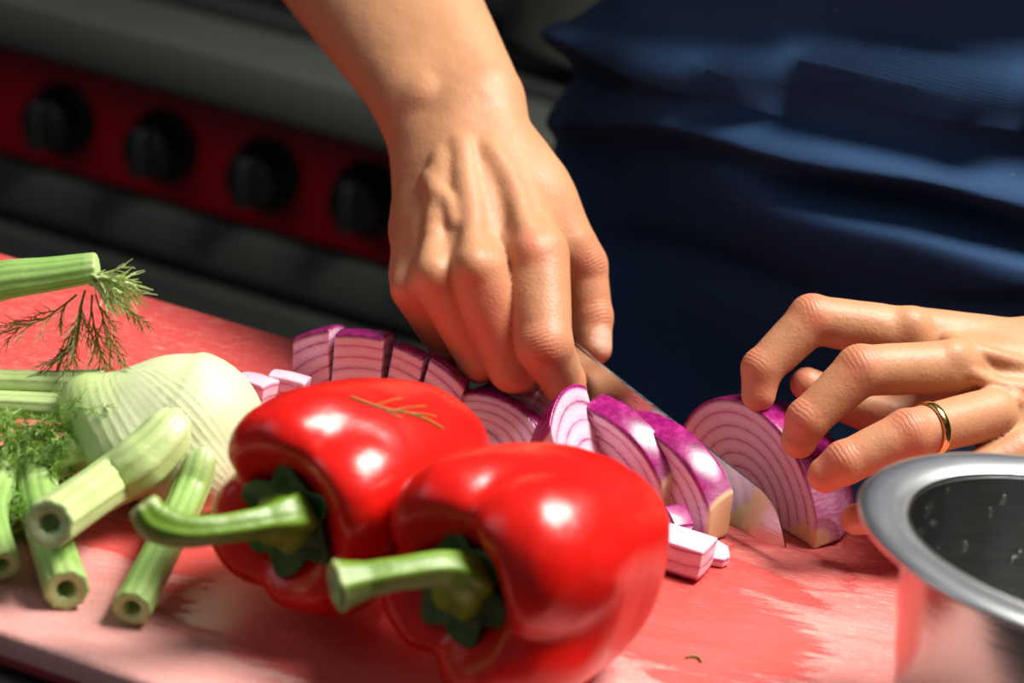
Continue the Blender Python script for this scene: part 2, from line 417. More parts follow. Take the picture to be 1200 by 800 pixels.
struct('reflector_wall_1', MB().box(A(-20, 165, 100)+E2*60, (260, 4, 52), AX), plain('pale_reflector_tiles', (.55, .56, .54), .4, 0, .06, 4), A(-20, 221, 48))  # unseen pale upper wall, added to brighten the reflection in the bowl rim

# ------------------------------------------------------------------ worktop and cutting board
bw = empty('worktop', A(4, -24, -90), 'dark worktop counter carrying the red cutting board', 'counter')
ctr = A(4, -26, 0) - E2*14
MB().box(ctr+A(0, 0, -4.0), (75, 31, 2.6), AX, .5).build('counter_slab', M['counter'], bw)
MB().box(ctr+A(0, 0, -48), (70, 27, 41.4), AX, .5).build('base_cabinet', M['cabinet'], bw)
# board corners from its rear and front edges
ANG = math.radians(-17.6); B1 = A(math.cos(ANG), math.sin(ANG), 0); B2 = A(-math.sin(ANG), math.cos(ANG), 0)
rear = Z(250, 368.5, 0); front = Z(60, 760, 0)
yr = rear @ B2; yf = front @ B2; x0 = -30.; x1 = 36.
bc = B1*(x0+x1)/2 + B2*(yr+yf)/2
stains = []
for (u, v, rx, ry, rot, ring) in ((812, 735, 5.0, 4.6, -20, 0), (400, 745, 6.8, 4.2, -16, 0), (740, 680, 4.5, 5., -20, 0), (925, 662, 3.2, 1.9, -10, .72), (860, 668, 4.2, 1.3, -30, 0), (170, 640, 5.0, 1.5, -20, 0), (800, 796, 1.4, .8, 0, 0), (280, 640, 3, 1.5, 0, 0)):
    q = Z(u, v, 0) - A(bc[0], bc[1], -.65); stains.append((q[0], q[1], rx, ry, math.radians(rot), ring))
brd = MB().box(A(bc[0], bc[1], -.65), ((x1-x0)/2, (yr-yf)/2, .65), np.stack([B1, B2, E3]), .22).build('cutting_board', board_mat(stains), loc=A(bc[0], bc[1], -.65))
for p_ in brd.data.polygons: p_.use_smooth = len(p_.vertices) == 4
tag(brd, 'red plastic cutting board with worn pale patches and wet juice stains', 'cutting board')

# ------------------------------------------------------------------ range behind
Q0 = T(230, 215, 210)
def onplane(u, v, off=0):                    # pixel -> (s, z) on the range front, moved out by off
    d = ray(u, v); q0 = Q0 - E2*off; t = ((q0-CAM) @ E2)/(d @ E2); P = CAM + d*t
    return (P-Q0) @ E1, P[2]
def rp(s, off, z): return Q0 + E1*s - E2*off + A(0, 0, z-Q0[2])
zt = (onplane(0, 2, 5)[1]+onplane(330, 62, 5)[1])/2; zb = (onplane(0, 52, 5)[1]+onplane(450, 172, 5)[1])/2
zp = (onplane(0, 182, 0)[1]+onplane(455, 314, 0)[1])/2; zd = (onplane(0, 262, 3)[1]+onplane(460, 385, 3)[1])/2
rg = empty('range_cooker', rp(10, -30, -90), 'grey steel range cooker with a red control panel, out of focus behind', 'range')
s0, s1 = -45., 75.; sm = (s0+s1)/2; hw = (s1-s0)/2
MB().box(rp(sm, -32, (zp-90)/2), (hw, 32, (zp+90)/2-.5), AX, .4).build('oven_body', M['range_dark'], rg)
MB().box(rp(sm, -31, (zt+zp)/2), (hw, 31, (zt-zp)/2-.3), AX, .4).build('control_panel', M['range_red'], rg)
MB().box(rp(sm, 0, (zt+zb)/2), (hw, 6.5, (zt-zb)/2), AX, .5).build('front_rail', M['range_steel'], rg)
MB().box(rp(sm, 0, (zp+zd)/2), (hw, 1.6, (zp-zd)/2), AX, .6).build('lower_rail', M['range_steel'], rg)
MB().box(rp(sm, 0.2, (zd-78)/2), (hw-2, 2.0, (zd+78)/2-1), AX, .6).build('oven_door', M['range_dark'], rg)
MB().box(rp(sm, -35, zt+.5), (hw, 30, .8), AX, .3).build('hob_top', M['iron'], rg)
for k in range(6):
    g = MB()
    c = rp(s0+10+k*20, -30, zt+2.4)
    for dx in (-8, -3, 3, 8): g.box(c+E1*dx, (.6, 22, .7), AX, .2)
    for dy in (-21, 0, 21): g.box(c+E2*dy+A(0, 0, -.4), (8.6, .6, .7), AX, .2)
    g.build('pan_support', M['iron'], rg)
kn = []
for (u, v) in ((-70, 110), (52, 145), (172, 177), (293, 211), (414, 240), (536, 275)):
    s_, z_ = onplane(u, v, 3.0); kn.append((s_, z_))
for i, (s_, z_) in enumerate(kn):
    c = rp(s_, 0, z_); o_ = -E2
    rr = [(0, 3.3), (.5, 3.3), (.7, 2.9), (.9, 2.6), (3.2, 2.35), (3.6, 2.1), (3.75, 1.4)]
    rings = [[c + o_*h + (E1*math.cos(a)+E3*math.sin(a))*r*(1+.03*math.cos(10*a)*(h > .8)) for a in np.linspace(0, 2*math.pi, 41)[:-1]] for h, r in rr]
    mb = MB().loft(rings, True, True)
    kb = mb.build('control_knob', M['knob'], rg)
    MB().box(c+o_*4.2, (.55, .8, 2.2), np.stack([E1, E2, E3]), .25).build('grip', M['knob'], kb)
# pans standing on the hob
def pot(name, c, r, h, label, mat, cat='pot'):
    e = empty(name, c, label, cat)
    prof = [(0, 0.01), (0, r*.92), (.6, r), (h, r), (h+.3, r+.5), (h+.3, r-.1), (.8, r-.3), (.8, .01)]
    MB().loft([[A(*c)+A(math.cos(a)*q, math.sin(a)*q, z) for a in np.linspace(0, 2*math.pi, 49)[:-1]] for z, q in prof]).build('pot_body', mat, e)
    for sg in (-1, 1):
        P = spline([A(*c)+E1*sg*(r-.1)+E2*-3+A(0, 0, h*.75), A(*c)+E1*sg*(r+3)+E2*-2+A(0, 0, h*.78), A(*c)+E1*sg*(r+3)+E2*2+A(0, 0, h*.78), A(*c)+E1*sg*(r-.1)+E2*3+A(0, 0, h*.75)], 6)
        MB().tube(P, .45, 8).build('handle', mat, e)
pot('steel_pan', rp(onplane(120, -20, 0)[0], -13, zt+3.1), 9, 7, 'steel pan standing on the left part of the range hob', M['pan'])
pot('stock_pot', rp(onplane(650, 120, 0)[0], -16, zt+3.1), 11, 8, 'blurred steel pot on the range between the forearm and apron', M['pan'])

# ------------------------------------------------------------------ mixing bowl
def ellipse_bowl():
    c = A(19.75, -36.1, 0.0); H = 9.0; R = 7.8
    e = empty('mixing_bowl', c, 'shiny stainless steel mixing bowl with a wide rim at the right', 'bowl')
    prof = [(0, .01), (0, 3.6), (.15, 4.2)]
    for k in range(1, 15):
        a = k/14; prof.append((.15+(H-.35)*a, 4.2+(R-1.55-4.2)*(a**.50)))
    rimp = [(H-.1, R-.72), (H+.02, R-.35), (H-.02, R-.08), (H-.16, R), (H-.3, R-.1), (H-.2, R-.32)]
    inner = [(z+.12*(i < 14), q-.09) for i, (z, q) in enumerate(prof[3:])][::-1]
    out = prof
    N_ = 160
    rg_ = lambda P: [[c+A(math.cos(a)*q, math.sin(a)*q, z) for a in np.linspace(0, 2*math.pi, N_+1)[:-1]] for z, q in P]
    MB().loft(rg_(out)).build('bowl_outside', M['bowl'], e)
    ins = [(.14, .01), (.14, 3.5), (.3, 4.05)]+[(z+.06, q-.10) for z, q in prof[3:]]
    MB().loft([r[::-1] for r in rg_(ins)]).build('bowl_inside', M['bowl'], e)
    rim = [(H-.30, R-1.68), (H-.16, R-1.55), (H-.04, R-1.1), (H+.02, R-.7), (H+.0, R-.35), (H-.06, R-.06), (H-.18, R+.02), (H-.3, R-.06), (H-.24, R-.2), (H-.17, R-.5), (H-.22, R-1.1), (H-.38, R-1.56)]
    MB().loft(rg_(rim+rim[:1])).build('rim', M['rim'], e)
    # droplets clinging to the inside
    V0 = MB()
    spots = [(1150, 560), (1185, 655), (1193, 648), (1085, 600), (1092, 615), (1078, 625), (1110, 575), (1197, 610), (1130, 640), (1160, 600), (1175, 585), (1100, 640), (1090, 590)]
    for (u, v) in spots:
        d = ray(u, v); t = 60.
        ok = False
        for _ in range(900):
            P = CAM+d*t; q = P-c; rr = math.hypot(q[0], q[1]); hh = q[2]
            if 0 < hh < H-.4:
                a = max((hh-.15)/(H-.35), 0); wall = 4.1+(R-1.55-4.2)*a**.5
                if rr > wall and q[1] > 0: ok = True; break
            t += .05
        if not ok: continue
        r_ = random.uniform(.08, .17); nn = nrm(A(-q[0], -q[1], .3*rr))
        tx = nrm(np.cross(nn, A(0, 0, 1))); ty = np.cross(nn, tx)
        rings = [[P+nn*r_*.8*math.sin(b_)+(tx*math.cos(a)+ty*math.sin(a)*1.3)*r_*math.cos(b_) for a in np.linspace(0, 2*math.pi, 13)[:-1]] for b_ in (-.3, .2, .7, 1.2, 1.5)]
        o = MB().loft(rings, True, True).build('droplet', M['water'], e)
ellipse_bowl()

# ------------------------------------------------------------------ red bell peppers
def frame(axis, up=(0, 0, 1)):
    x = nrm(axis); y = nrm(np.cross(up, x)); z = np.cross(x, y); return np.stack([x, y, z])     # rows
def pepper(c, axis, L, R, lobes, label, stem, seed, sub=0):
    Fm = frame(axis); e = empty('bell_pepper', A(c[0], c[1], 0), label, 'pepper')
    def sdf(P):
        q = (P-c) @ Fm.T; x = q[:, 0]; tp = 1-.028*(-x+L*.2)           # a little narrower at the blossom end
        qq = np.stack([x, q[:, 1]/tp, q[:, 2]/tp], 1)
        d = None
        for (a, off, ry, lx, dx) in lobes:
            a = math.radians(a); o = A(dx, math.cos(a)*off, math.sin(a)*off)
            ax = np.stack([A(1, 0, 0), A(0, math.cos(a), math.sin(a)), A(0, -math.sin(a), math.cos(a))])
            p_ = (qq-o) @ ax.T; R_ = A(lx, ry, ry*1.10)
            k = np.abs(p_/R_)
            n3 = (k[:, 0]**2.7+(k[:, 1]**2+k[:, 2]**2)**1.35)**(1/2.7)
            dd = (n3-1)*ry*.93
            d = dd if d is None else smin(d, dd, .16+1.3/(1+np.exp((x-L*.20)*1.6)))
        core = ell(qq, A(-.3, 0, 0), A(L*.38, R*.66, R*.66)); d = smin(d, core, .5)
        cav = ell(qq, A(L*.5+.25, 0, 0), A(1.5, 1.75, 1.75)); d = smax(d, -cav, 1.3)
        d = d + .07*wob(P, .9, seed) + .02*wob(P, 2.3, seed+1)
        return d*.85
    ext = A(L*.5+2.2, L*.5+2.2, R+1.2)
    ext = ext+.8; V, F = surfnets(sdf, c-ext, c+ext, .13, 2)
    V[:, 2] = np.maximum(V[:, 2], .0)
    mesh('flesh', V, F, M['pepper'], e)
    # calyx: scalloped disc hugging the cavity, then the curved stem
    S0 = c+Fm.T @ A(L*.5-.85, 0, 0)
    ca = MB(); rings = []
    for r, h in ((.01, .45), (.5, .42), (.9, .22), (1.3, .12), (1.7, .38), (1.76, .28), (1.4, -.1), (.01, -.3)):
        rings.append([S0+Fm.T @ A(h+.05*math.sin(3*a), *(r*(1+.16*math.cos(6*a+seed)*(r > 1)+.05*math.sin(11*a))*A(math.cos(a), math.sin(a)))) for a in np.linspace(0, 2*math.pi, 49)[:-1]])
    co = ca.loft(rings).build('calyx', M['calyx'], e)
    pts, rad = stem
    pts = spline(pts, 10); rad = np.interp(np.linspace(0, 1, len(pts)), np.linspace(0, 1, len(rad)), rad)
    rb = lambda i, a: 1+.07*math.cos(5*a+.02*i)+.03*math.cos(9*a+1)
    R_ = tube_rings(pts, rad, 40, rb)
    end = pts[-1]; tg = nrm(pts[-1]-pts[-2])
    for sc_, of in ((.93, .12), (.72, .16), (.55, .05), (.2, .0)):
        R_.append([end+tg*of+(np.array(p)-end)*sc_ for p in R_[len(pts)-1]])
    ribv = np.tile((np.cos(5*np.linspace(0, 2*math.pi, 41)[:-1]) < -.2)*.7, len(R_))
    palev = np.concatenate([np.full(40, .0 if i < len(pts)-2 else .35) for i in range(len(R_))])
    so = MB().loft(R_, True, True).build('stem', M['pepstem'], e, attrs=dict(rib=ribv, pale=palev))
    return e, sdf
C2 = Z(618, 658, 4.2)
AX2 = nrm(A(-.54, -.84, 0.02))
lob2 = [(40, 2.25, 2.5, 4.8, .1), (128, 2.0, 2.3, 4.5, .2), (-142, 1.9, 2.1, 4.2, .2), (-52, 2.2, 2.5, 4.8, -.1)]
b2 = C2+AX2*3.6; tb = pj(b2)[2]; ub, vb, _ = pj(b2)
stem2 = ([b2, T(ub*.75+545*.25, vb*.6+668*.4, tb-1.2), T(520, 667, tb-1.9), T(470, 672, tb-2.6), T(430, 679, tb-3.0), T(396, 686, tb-3.3)], [1.05, .80, .56, .50, .54, .80])
_, pep2 = pepper(C2, AX2, 8.7, 4.35, lob2, 'glossy red bell pepper in front, its short green stem pointing left', stem2, 1)
C1 = Z(417, 580, 4.15)
AX1 = nrm(A(-.50, -.86, 0.02))
lob1 = [(40, 1.75, 2.2, 5.2, -.4), (115, 2.0, 2.3, 5.2, -.35), (-148, 2.0, 2.15, 4.4, .1), (-62, 1.6, 2.15, 4.5, 0)]
b1 = C1+AX1*3.9; tb = pj(b1)[2]; ub, vb, _ = pj(b1)
stem1 = ([b1, T(ub*.7+345*.3, vb*.6+602*.4, tb-1.2), T(310, 611, tb-2.0), T(260, 619, tb-2.8), T(215, 621, tb-3.2), T(184, 611, tb-3.2), T(170, 594, tb-3.2)], [1.05, .82, .52, .46, .54, .64, .52])
_, pep1 = pepper(C1, AX1, 9.0, 4.3, lob1, 'red bell pepper behind, long curved stem pointing left, green sprig on top', stem1, 2)

# ------------------------------------------------------------------ red onion, cut lengthwise; local axes: x pole to pole (root at +x), y across, z up
def onion_piece(name, yr_, place, label, group=None, cat='onion', La=4.4, R=4.9, xr=(-4.3, 4.05), zr=(0, 9), h=.085, seed=0, parent=None, clip=None, nr=None, rr0=1.6):
    def sdf(P):
        x, y, z = P[:, 0], P[:, 1], P[:, 2]
        rr = np.hypot(y, z); n = np.sqrt((x/La)**2*(1+0*x)+(rr/R)**2)
        sk = (n-1)*min(La, R)*.9
        neck = np.hypot(y, z)-(.75+.25*np.clip(x-3.6, 0, 1)); nk = smax(neck, np.abs(x)-La-.05, .1); sk = smin(sk, nk, .7)
        lay = np.floor(n*8); hsh = np.sin(lay*12.9898+seed)*43758.5; hsh = (hsh-np.floor(hsh)-.5)
        dy = hsh*.06
        d = np.maximum(sk, np.maximum(yr_[0]+dy-y, y-yr_[1]-dy))
        d = np.maximum(d, np.maximum(xr[0]-x, x-xr[1])); d = np.maximum(d, np.maximum(zr[0]-z, z-zr[1]))
        if nr is not None: d = np.maximum(d, np.maximum(nr[0]-n, n-nr[1])*R)
        if clip is not None:
            for nv, off in clip: d = np.maximum(d, P @ A(*nv) - off)
        return d
    V, F = surfnets(sdf, (max(-La-.3, xr[0]-.2), max(-R-.2, yr_[0]-.25), zr[0]-.2), (min(La+.3, xr[1]+.2), min(R+.2, yr_[1]+.25), min(R+.3, zr[1]+.2)), h, 1)
    x, y, z = V.T; rr = np.hypot(y, z); n = np.sqrt((x/La)**2+(rr/R)**2)
    sk = np.clip((n-.965)/.02, 0, 1)
    oncut = np.maximum.reduce([-(y-yr_[0]), y-yr_[1], -(x-xr[0]), x-xr[1], -(z-zr[0])]) > -.07
    sk = np.where(oncut & (n < .99), np.clip((n-.955)/.02, 0, 1), sk)
    rt = np.clip((x-La*.66-(rr-.6)*.9)/.25, 0, 1)*np.clip((rr0-rr)/.2, 0, 1); rt = np.maximum(rt, np.clip((x-3.6)/.1, 0, 1)*(rr0 > 1))
    fade = np.clip((x-La*.72)/.6, 0, 1)*.8
    sk = sk*(1-fade)
    Rm, loc = place; W_ = V @ np.asarray(Rm) + loc        # rows of Rm = local axes in the world
    if W_[:, 2].min() < .02: W_[:, 2] += .02-W_[:, 2].min()
    o = mesh(name, W_, F, M['onion'], parent, loc=(loc[0], loc[1], max(0, W_[:, 2].min())), attrs=dict(shell=n, skin=sk, root=rt))
    if parent is None: tag(o, label, cat, group)
    return o, W_
ka = math.radians(-42); KX = A(math.cos(ka), math.sin(ka), 0); KY = A(-math.sin(ka), math.cos(ka), 0)
def axes(yaw=0, tilt=0, pitch=0):            # yaw about z; tilt leans the slice about its long axis; pitch lifts the root end
    a = ka+math.radians(yaw); x = A(math.cos(a), math.sin(a), 0); y = A(-math.sin(a), math.cos(a), 0); z = A(0, 0, 1)
    t = math.radians(tilt); y, z = y*math.cos(t)+z*math.sin(t), z*math.cos(t)-y*math.sin(t)
    p = math.radians(pitch); x, z = x*math.cos(p)+z*math.sin(p), z*math.cos(p)-x*math.sin(p)
    return np.stack([x, y, z])
def put(ax, u, v, p0, z=0): return (ax, Z(u, v, z) - A(*p0) @ ax)       # local point p0 stands at that spot
KN = 'onion slices left of the knife'
a_ = axes(-8, 10); onion_piece('onion_half', (0.0, 4.2), put(a_, 948, 640, (4, 0, 0)), 'large purple onion half held under the fingertips, right of the knife', La=4.5, R=4.65, xr=(-4.3, 4.3), seed=1, rr0=.95)
a_ = axes(-2, 6); onion_piece('onion_slice', (-1.3, 0.0), put(a_, 842, 634, (3.8, -.6, 0)), 'long onion slice with a beige root end resting against the knife blade', KN, La=4.4, R=3.6, xr=(-2.4, 3.75), seed=2)
a_ = axes(6, 10); onion_piece('onion_slice', (-1.2, 0.0), put(a_, 786, 610, (3.8, -.5, 0)), 'pointed onion slice standing second from the knife blade', KN, La=4.4, R=3.9, xr=(-.5, 3.75), seed=3)
a_ = axes(16, 12); onion_piece('onion_slice', (-.6, 0.0), put(a_, 748, 594, (3.4, -.5, 0)), 'thin pale onion slice squeezed behind the magenta end cap', KN, La=4.1, R=3.7, xr=(.1, 3.3), seed=6)
a_ = axes(-70, 28); onion_piece('onion_slice', (-4.4, -2.2), put(a_, 690, 596, (0, -2.4, 0)), 'onion end cap with solid magenta skin on its left side', KN, La=4.3, R=4.9, xr=(-1.6, 2.4), zr=(.2, 9), seed=4)
# chopped half standing in a row at the rear
def axw(yaw, tilt=0, pitch=0): return axes(yaw+42, tilt, pitch)
RW = 'chopped onion pieces in the rear row'
for k, (xa, xb, dy, dz, yw, nm) in enumerate(((-3.35, -1.72, 0, 0, -12, 'leftmost and tallest'), (-1.7, .38, -.15, .0, -9, 'second from the left'), (.4, 1.75, -.1, -.4, -13, 'third from the left'), (1.8, 3.5, -.5, -.75, -6, 'rightmost'))):
    a_ = axw(yw, 6-3*k, (6, 3, -2, -5)[k]); lc = Z(428+k*2, 498, 0)+A(math.cos(-.2)*xa*.0, 0, 0)
    onion_piece('onion_chunk', (.1+dy, 2.6+dy), (a_, lc+A(0, 0, dz*.0)), 'purple layered onion chunk in the rear row, %s' % nm, RW, La=5.2, R=3.95+dz*.55, xr=(xa, xb), seed=10+k)
a_ = axw(-20, -25); onion_piece('onion_petal', (-1.2, 1.2), put(a_, 497, 448, (0, 0, 2.6), 1.0), 'pale translucent onion petal leaning behind the rear row', La=4, R=3.6, xr=(-1.6, 1.2), zr=(1.6, 9), nr=(.80, .99), seed=3, h=.06)
SM = 'small onion chunks beside the fennel'
a_ = axw(-25, 10); onion_piece('onion_chunk', (0, 1.3), put(a_, 296, 500, (0, 0, 1.3)), 'small pale layered onion chunk nearest the fennel bulb', SM, La=5, R=3.6, xr=(-1.2, .4), zr=(1.3, 9), nr=(.3, .92), seed=5)
a_ = axw(-5, 5); onion_piece('onion_chunk', (0, 1.3), put(a_, 326, 496, (0, 0, 1.3)), 'small layered onion chunk between the fennel and the tall rear row', SM, La=5, R=3.6, xr=(-.7, .9), zr=(1.3, 9), nr=(.3, .94), seed=6)
BP = 'onion slices behind the rear pepper'
a_ = axes(25, -18); onion_piece('onion_slice', (-.9, 0), put(a_, 628, 545, (2.3, 0, 0)), 'magenta skinned onion slice peeking out behind the rear pepper', BP, La=3.3, R=2.5, seed=7)
a_ = axes(14, -30); onion_piece('onion_slice', (-.7, 0), put(a_, 655, 545, (2.3, 0, 0)), 'onion slice with pale edge leaning over behind the rear pepper', BP, La=3.3, R=2.7, seed=8)
# loose bits on the board in front of the slices
a_ = axw(-20, 0) * A(1, 1, 1)[:, None]; a_ = np.stack([a_[0], -a_[1], -a_[2]])
onion_piece('onion_chunk', (-.9, .9), put(a_, 796, 668, (0, 0, 4.3)), 'white onion chunk with purple edge lying in front of the slices', La=6, R=4.3, xr=(-1., 1.), zr=(2.9, 9), nr=(.70, .99), seed=8, h=.06)
a_ = axw(-40, 5); onion_piece('onion_petal', (-.8, .8), put(a_, 820, 650, (0, 0, 2.7), .0), 'flat pale oval onion petal beside the white chunk', La=5, R=3.6, xr=(-1.3, 1.3), zr=(2.4, 9), nr=(.80, .90), seed=8, h=.05, clip=[((.7, .7, 0), 1.05), ((-.7, .7, 0), 1.05), ((.7, -.7, 0), 1.05), ((-.7, -.7, 0), 1.05)])
a_ = axw(35, 30); onion_piece('onion_chunk', (-.5, .5), put(a_, 781, 630, (0, 0, 2.6)), 'tiny pale purple onion bit against the front pepper', La=5, R=3.8, xr=(-.5, .5), zr=(2.6, 9), nr=(.7, .99), seed=9, h=.06)
# ------------------------------------------------------------------ knife
hs, tp_ = T(672, 400, 102.6), Z(937, 607, 1.95)
kd = tp_-hs; L_ = np.linalg.norm(kd); kx = kd/L_
kn_ = nrm(np.cross(kx, A(0, 0, 1))); ky = np.cross(kn_, kx)        # ky: towards the spine; kn_: sideways (to the near left)
kn_ = nrm(kn_+ky*0.10); ky = nrm(np.cross(kn_, kx))
if ky[2] < 0: ky = -ky
ke = empty('chef_knife', A(tp_[0], tp_[1], .3), 'steel chef knife in the gripping hand, slicing the onion', 'knife')
def blade():
    mb = MB(); rings = []
    n = 60; back = 2.2
    for i in range(n+1):
        s = -back+(L_+back)*(i/n)                    # from the heel to the tip
        f_ = (L_-s)/(L_+back)
        drop = .0 if s < L_-2.3 else ((s-L_+2.3)/2.3)**2.1*1.38
        top = 1.05-drop
        bot = 1.05-min(3.85, 1.42+3.0*min(1, f_*1.15)**.85); bot = min(bot, top-.03)
        if i == n: top = -.33; bot = -.37
        th = .12*(1-.6*i/n)
        r = []
        for yy, tt in ((top, .35), (top-.02*(top-bot), 1), (top*.6+bot*.4, .8), (top*.2+bot*.8, .38), (bot+.02, .05)): r.append((yy, tt*th))
        pts = [(yy, tt) for yy, tt in r]+[(yy, -tt) for yy, tt in r[::-1]]
        rings.append([hs+kx*s+ky*(yy-1.05)+kn_*tt for yy, tt in pts])
    return mb.loft(rings, True, True)
# spine passes through hs and tip
bl = blade().build('blade', M['blade'], ke, smooth=False)
for p_ in bl.data.polygons: p_.use_smooth = True
bl.data.set_sharp_from_angle(angle=math.radians(25))
hb = []
for s, hy, hz, oy in ((-2.1, .8, .4, -1.1), (-2.4, 1.0, .6, -1.1), (-4, 1.05, .7, -1.15), (-6, 1.0, .75, -1.1), (-8, 1.05, .75, -1.2), (-9.6, 1.15, .75, -1.3), (-10.3, .95, .6, -1.35), (-10.5, .5, .3, -1.4)):
    hb.append([hs+kx*s+ky*(oy+math.sin(a)*hy)+kn_*math.cos(a)*hz for a in np.linspace(0, 2*math.pi, 25)[:-1]])
MB().loft(hb, True, True).build('handle', M['handle'], ke)

# ------------------------------------------------------------------ the cook
def chain(P, pts, rads, k=.18):
    d = None
    for i in range(len(pts)-1):
        q = cone(P, pts[i], pts[i+1], rads[i], rads[i+1]); d = q if d is None else smin(d, q, k)
    return d
class Hand:
    def __init__(s, palm, fingers, extra, kp=.9, kroot=.7):
        s.palm, s.fingers, s.extra, s.kp, s.kroot = palm, fingers, extra, kp, kroot
        s.dors = []
        for f in fingers:
            p = f['p']; D_ = []
            for i in range(len(p)):
                a = p[max(i-1, 0)]; b_ = p[min(i+1, len(p)-1)]; v = p[i]*2-a-b_
                D_.append(v)
            v0 = D_[1] if len(D_) > 2 else A(0, 0, 1)
            out = []
            for i in range(len(p)):
                tg = nrm(p[min(i+1, len(p)-1)]-p[max(i-1, 0)]); v = f.get('dorsal', None)
                v = (D_[i] if 0 < i < len(p)-1 and np.linalg.norm(D_[i]) > .15 else (D_[min(max(i, 1), len(p)-2)])) if v is None else v
                v = v-tg*(v @ tg); out.append(nrm(v) if np.linalg.norm(v) > 1e-4 else A(0, 0, 1))
            s.dors.append(out)
    def __call__(s, P):
        d = None
        for a, b_, ra, rb in s.palm:
            q = cone(P, a, b_, ra, rb); d = q if d is None else smin(d, q, s.kp)
        pal = d; tot = pal; 
        for f, D_ in zip(s.fingers, s.dors):
            g = chain(P, f['p'], f['r'], .2)
            for i in range(1, len(f['p'])-1):          # knuckle bulge on the back of each joint
                r = f['r'][i]; g = smin(g, np.linalg.norm(P-(f['p'][i]+D_[i]*r*f.get('kn', .34)), axis=1)-r*.76, .22)
            if 'pads' in f:
                for c_, r_ in f['pads']: g = smin(g, np.linalg.norm(P-c_, axis=1)-r_, .25)
            g = smin(pal, g, f.get('k', s.kroot)); tot = smin(tot, g, .07)
        for a, b_, ra, rb, k in s.extra: tot = smin(tot, cone(P, a, b_, ra, rb), k)
        return tot + .012*wob(P, 3.1, 1)
def hand_attrs(V, H, reds):
    n = len(V); red = np.zeros(n); crease = np.zeros(n); along = np.zeros(n); nail = np.zeros(n)
    for f, D_ in zip(H.fingers, H.dors):
        p = f['p']
        for i in range(1, len(p)):
            r = f['r'][i]; last = i == len(p)-1
            c = p[i]+D_[i]*r*.8; d = np.linalg.norm(V-c, axis=1)
            if not last:
                tg = nrm(p[i+1]-p[i-1]); m_ = np.clip(1-d/(r*1.0), 0, 1)
                up = m_ > crease; along = np.where(up, (V-p[i]) @ tg, along); crease = np.maximum(crease, m_)
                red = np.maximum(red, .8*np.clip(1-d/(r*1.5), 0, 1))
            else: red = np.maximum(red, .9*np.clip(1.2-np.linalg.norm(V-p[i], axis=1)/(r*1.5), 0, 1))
        nk = f.get('nail', True)
        if nk:
            tg = nrm(p[-1]-p[-2]); c = p[-1]+D_[-1]*f['r'][-1]*.9-tg*.15; sd = np.cross(tg, D_[-1]); q = V-c; r = f['r'][-1]
            e_ = ((q @ tg)/(.62))**2+((q @ sd)/(r*.72))**2+((q @ D_[-1])/(r*.6))**2
            nail = np.maximum(nail, np.clip((1.15-e_)*8, 0, 1)*.8)
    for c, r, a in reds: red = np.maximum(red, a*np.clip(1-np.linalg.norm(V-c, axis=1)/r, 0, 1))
    crease = np.where(nail > .1, 0, crease)
    return dict(red=red, crease=crease, along=along, nail=nail)
T_ = T
TR = lambda u, v, t: T(u, v, t+1.4)
# --- right hand (gripping the knife)
rW = TR(541, 128, 105.3); rF = TR(405, -80, 113.5); rE = TR(290, -250, 121)
fi = dict(p=[TR(628, 300, 99.6), TR(638, 403, 97.7), TR(660, 447, 99.4), TR(668, 462, 101.0)], r=[1.42, 1.15, .92, .78])
fm = dict(p=[TR(560, 318, 98.6), TR(602, 430, 99.2), TR(622, 442, 102), TR(600, 425, 103.6)], r=[1.28, 1.05, .92, .8])
fr = dict(p=[TR(515, 325, 99.0), TR(563, 420, 100.4), TR(588, 428, 103), TR(570, 410, 104.6)], r=[1.2, .98, .88, .78])
fp = dict(p=[TR(486, 338, 100.2), TR(526, 405, 102.0), TR(548, 412, 104), TR(530, 395, 105.6)], r=[1.02, .88, .8, .7])
th = dict(p=[TR(632, 245, 103.4), TR(683, 312, 103.4), TR(693, 372, 103.2), TR(697, 408, 102.6)], r=[1.25, 1.05, .92, .74], k=1.1, dorsal=TR(760, 330, 99)-TR(690, 340, 103))
pr = []
for (u, v, t), r in (((618, 285, 100.6), 1.35), ((556, 302, 99.8), 1.35), ((514, 312, 100.2), 1.25), ((487, 322, 101.3), 1.1)):
    m0 = rW*.9+TR(u, v, t)*.1 + (TR(u, v, t)-TR(556, 302, 100.3))*.35
    pr.append((m0, TR(u, v, t), 1.5, r))
pr += [(TR(566, 150, 105.6), TR(632, 235, 103.4), 1.7, 1.35), (TR(520, 160, 105.8), TR(500, 270, 103.2), 1.5, 1.45), (TR(600, 210, 104.4), TR(600, 285, 102.4), 1.9, 1.7), (TR(628, 225, 103.4), TR(664, 285, 102.8), 1.35, .95)]
pr += [(TR(515, 115, 105.9), rF+TR(-30, 12, 0)-TR(0, 0, 0), 1.9, 2.9) if False else (TR(490, 118, 105.9), TR(375, -60, 113.8), 1.85, 2.9), (TR(490, 118, 105.9), TR(505, 200, 104.4), 1.75, 1.4), (TR(565, 112, 105.6), TR(450, -85, 113.5), 1.75, 2.9), (rW, rF, 1.8, 3.2), (rF, rE, 3.3, 4.3)]
ex = []
HR = Hand(pr, [fi, fm, fr, fp, th], ex)
def surfpt(H, u, v, depth=0.0):
    P = trace(H, u, v); g = grad(H, P[None])[0]; return P-g*depth
def vein(H, pix, r, depth, k=.25):
    Q = [surfpt(H, u, v, depth) for u, v in pix]; Q = [q for q in Q if np.linalg.norm(q-CAM) < 125]
    if len(Q) < 2: return []
    P = spline(Q, 5); return [(P[i], P[i+1], r, r, k) for i in range(len(P)-1)]
ex2 = []
ex2 += vein(HR, [(500, 205), (508, 222), (524, 236), (533, 262)], .16, .10, .4)
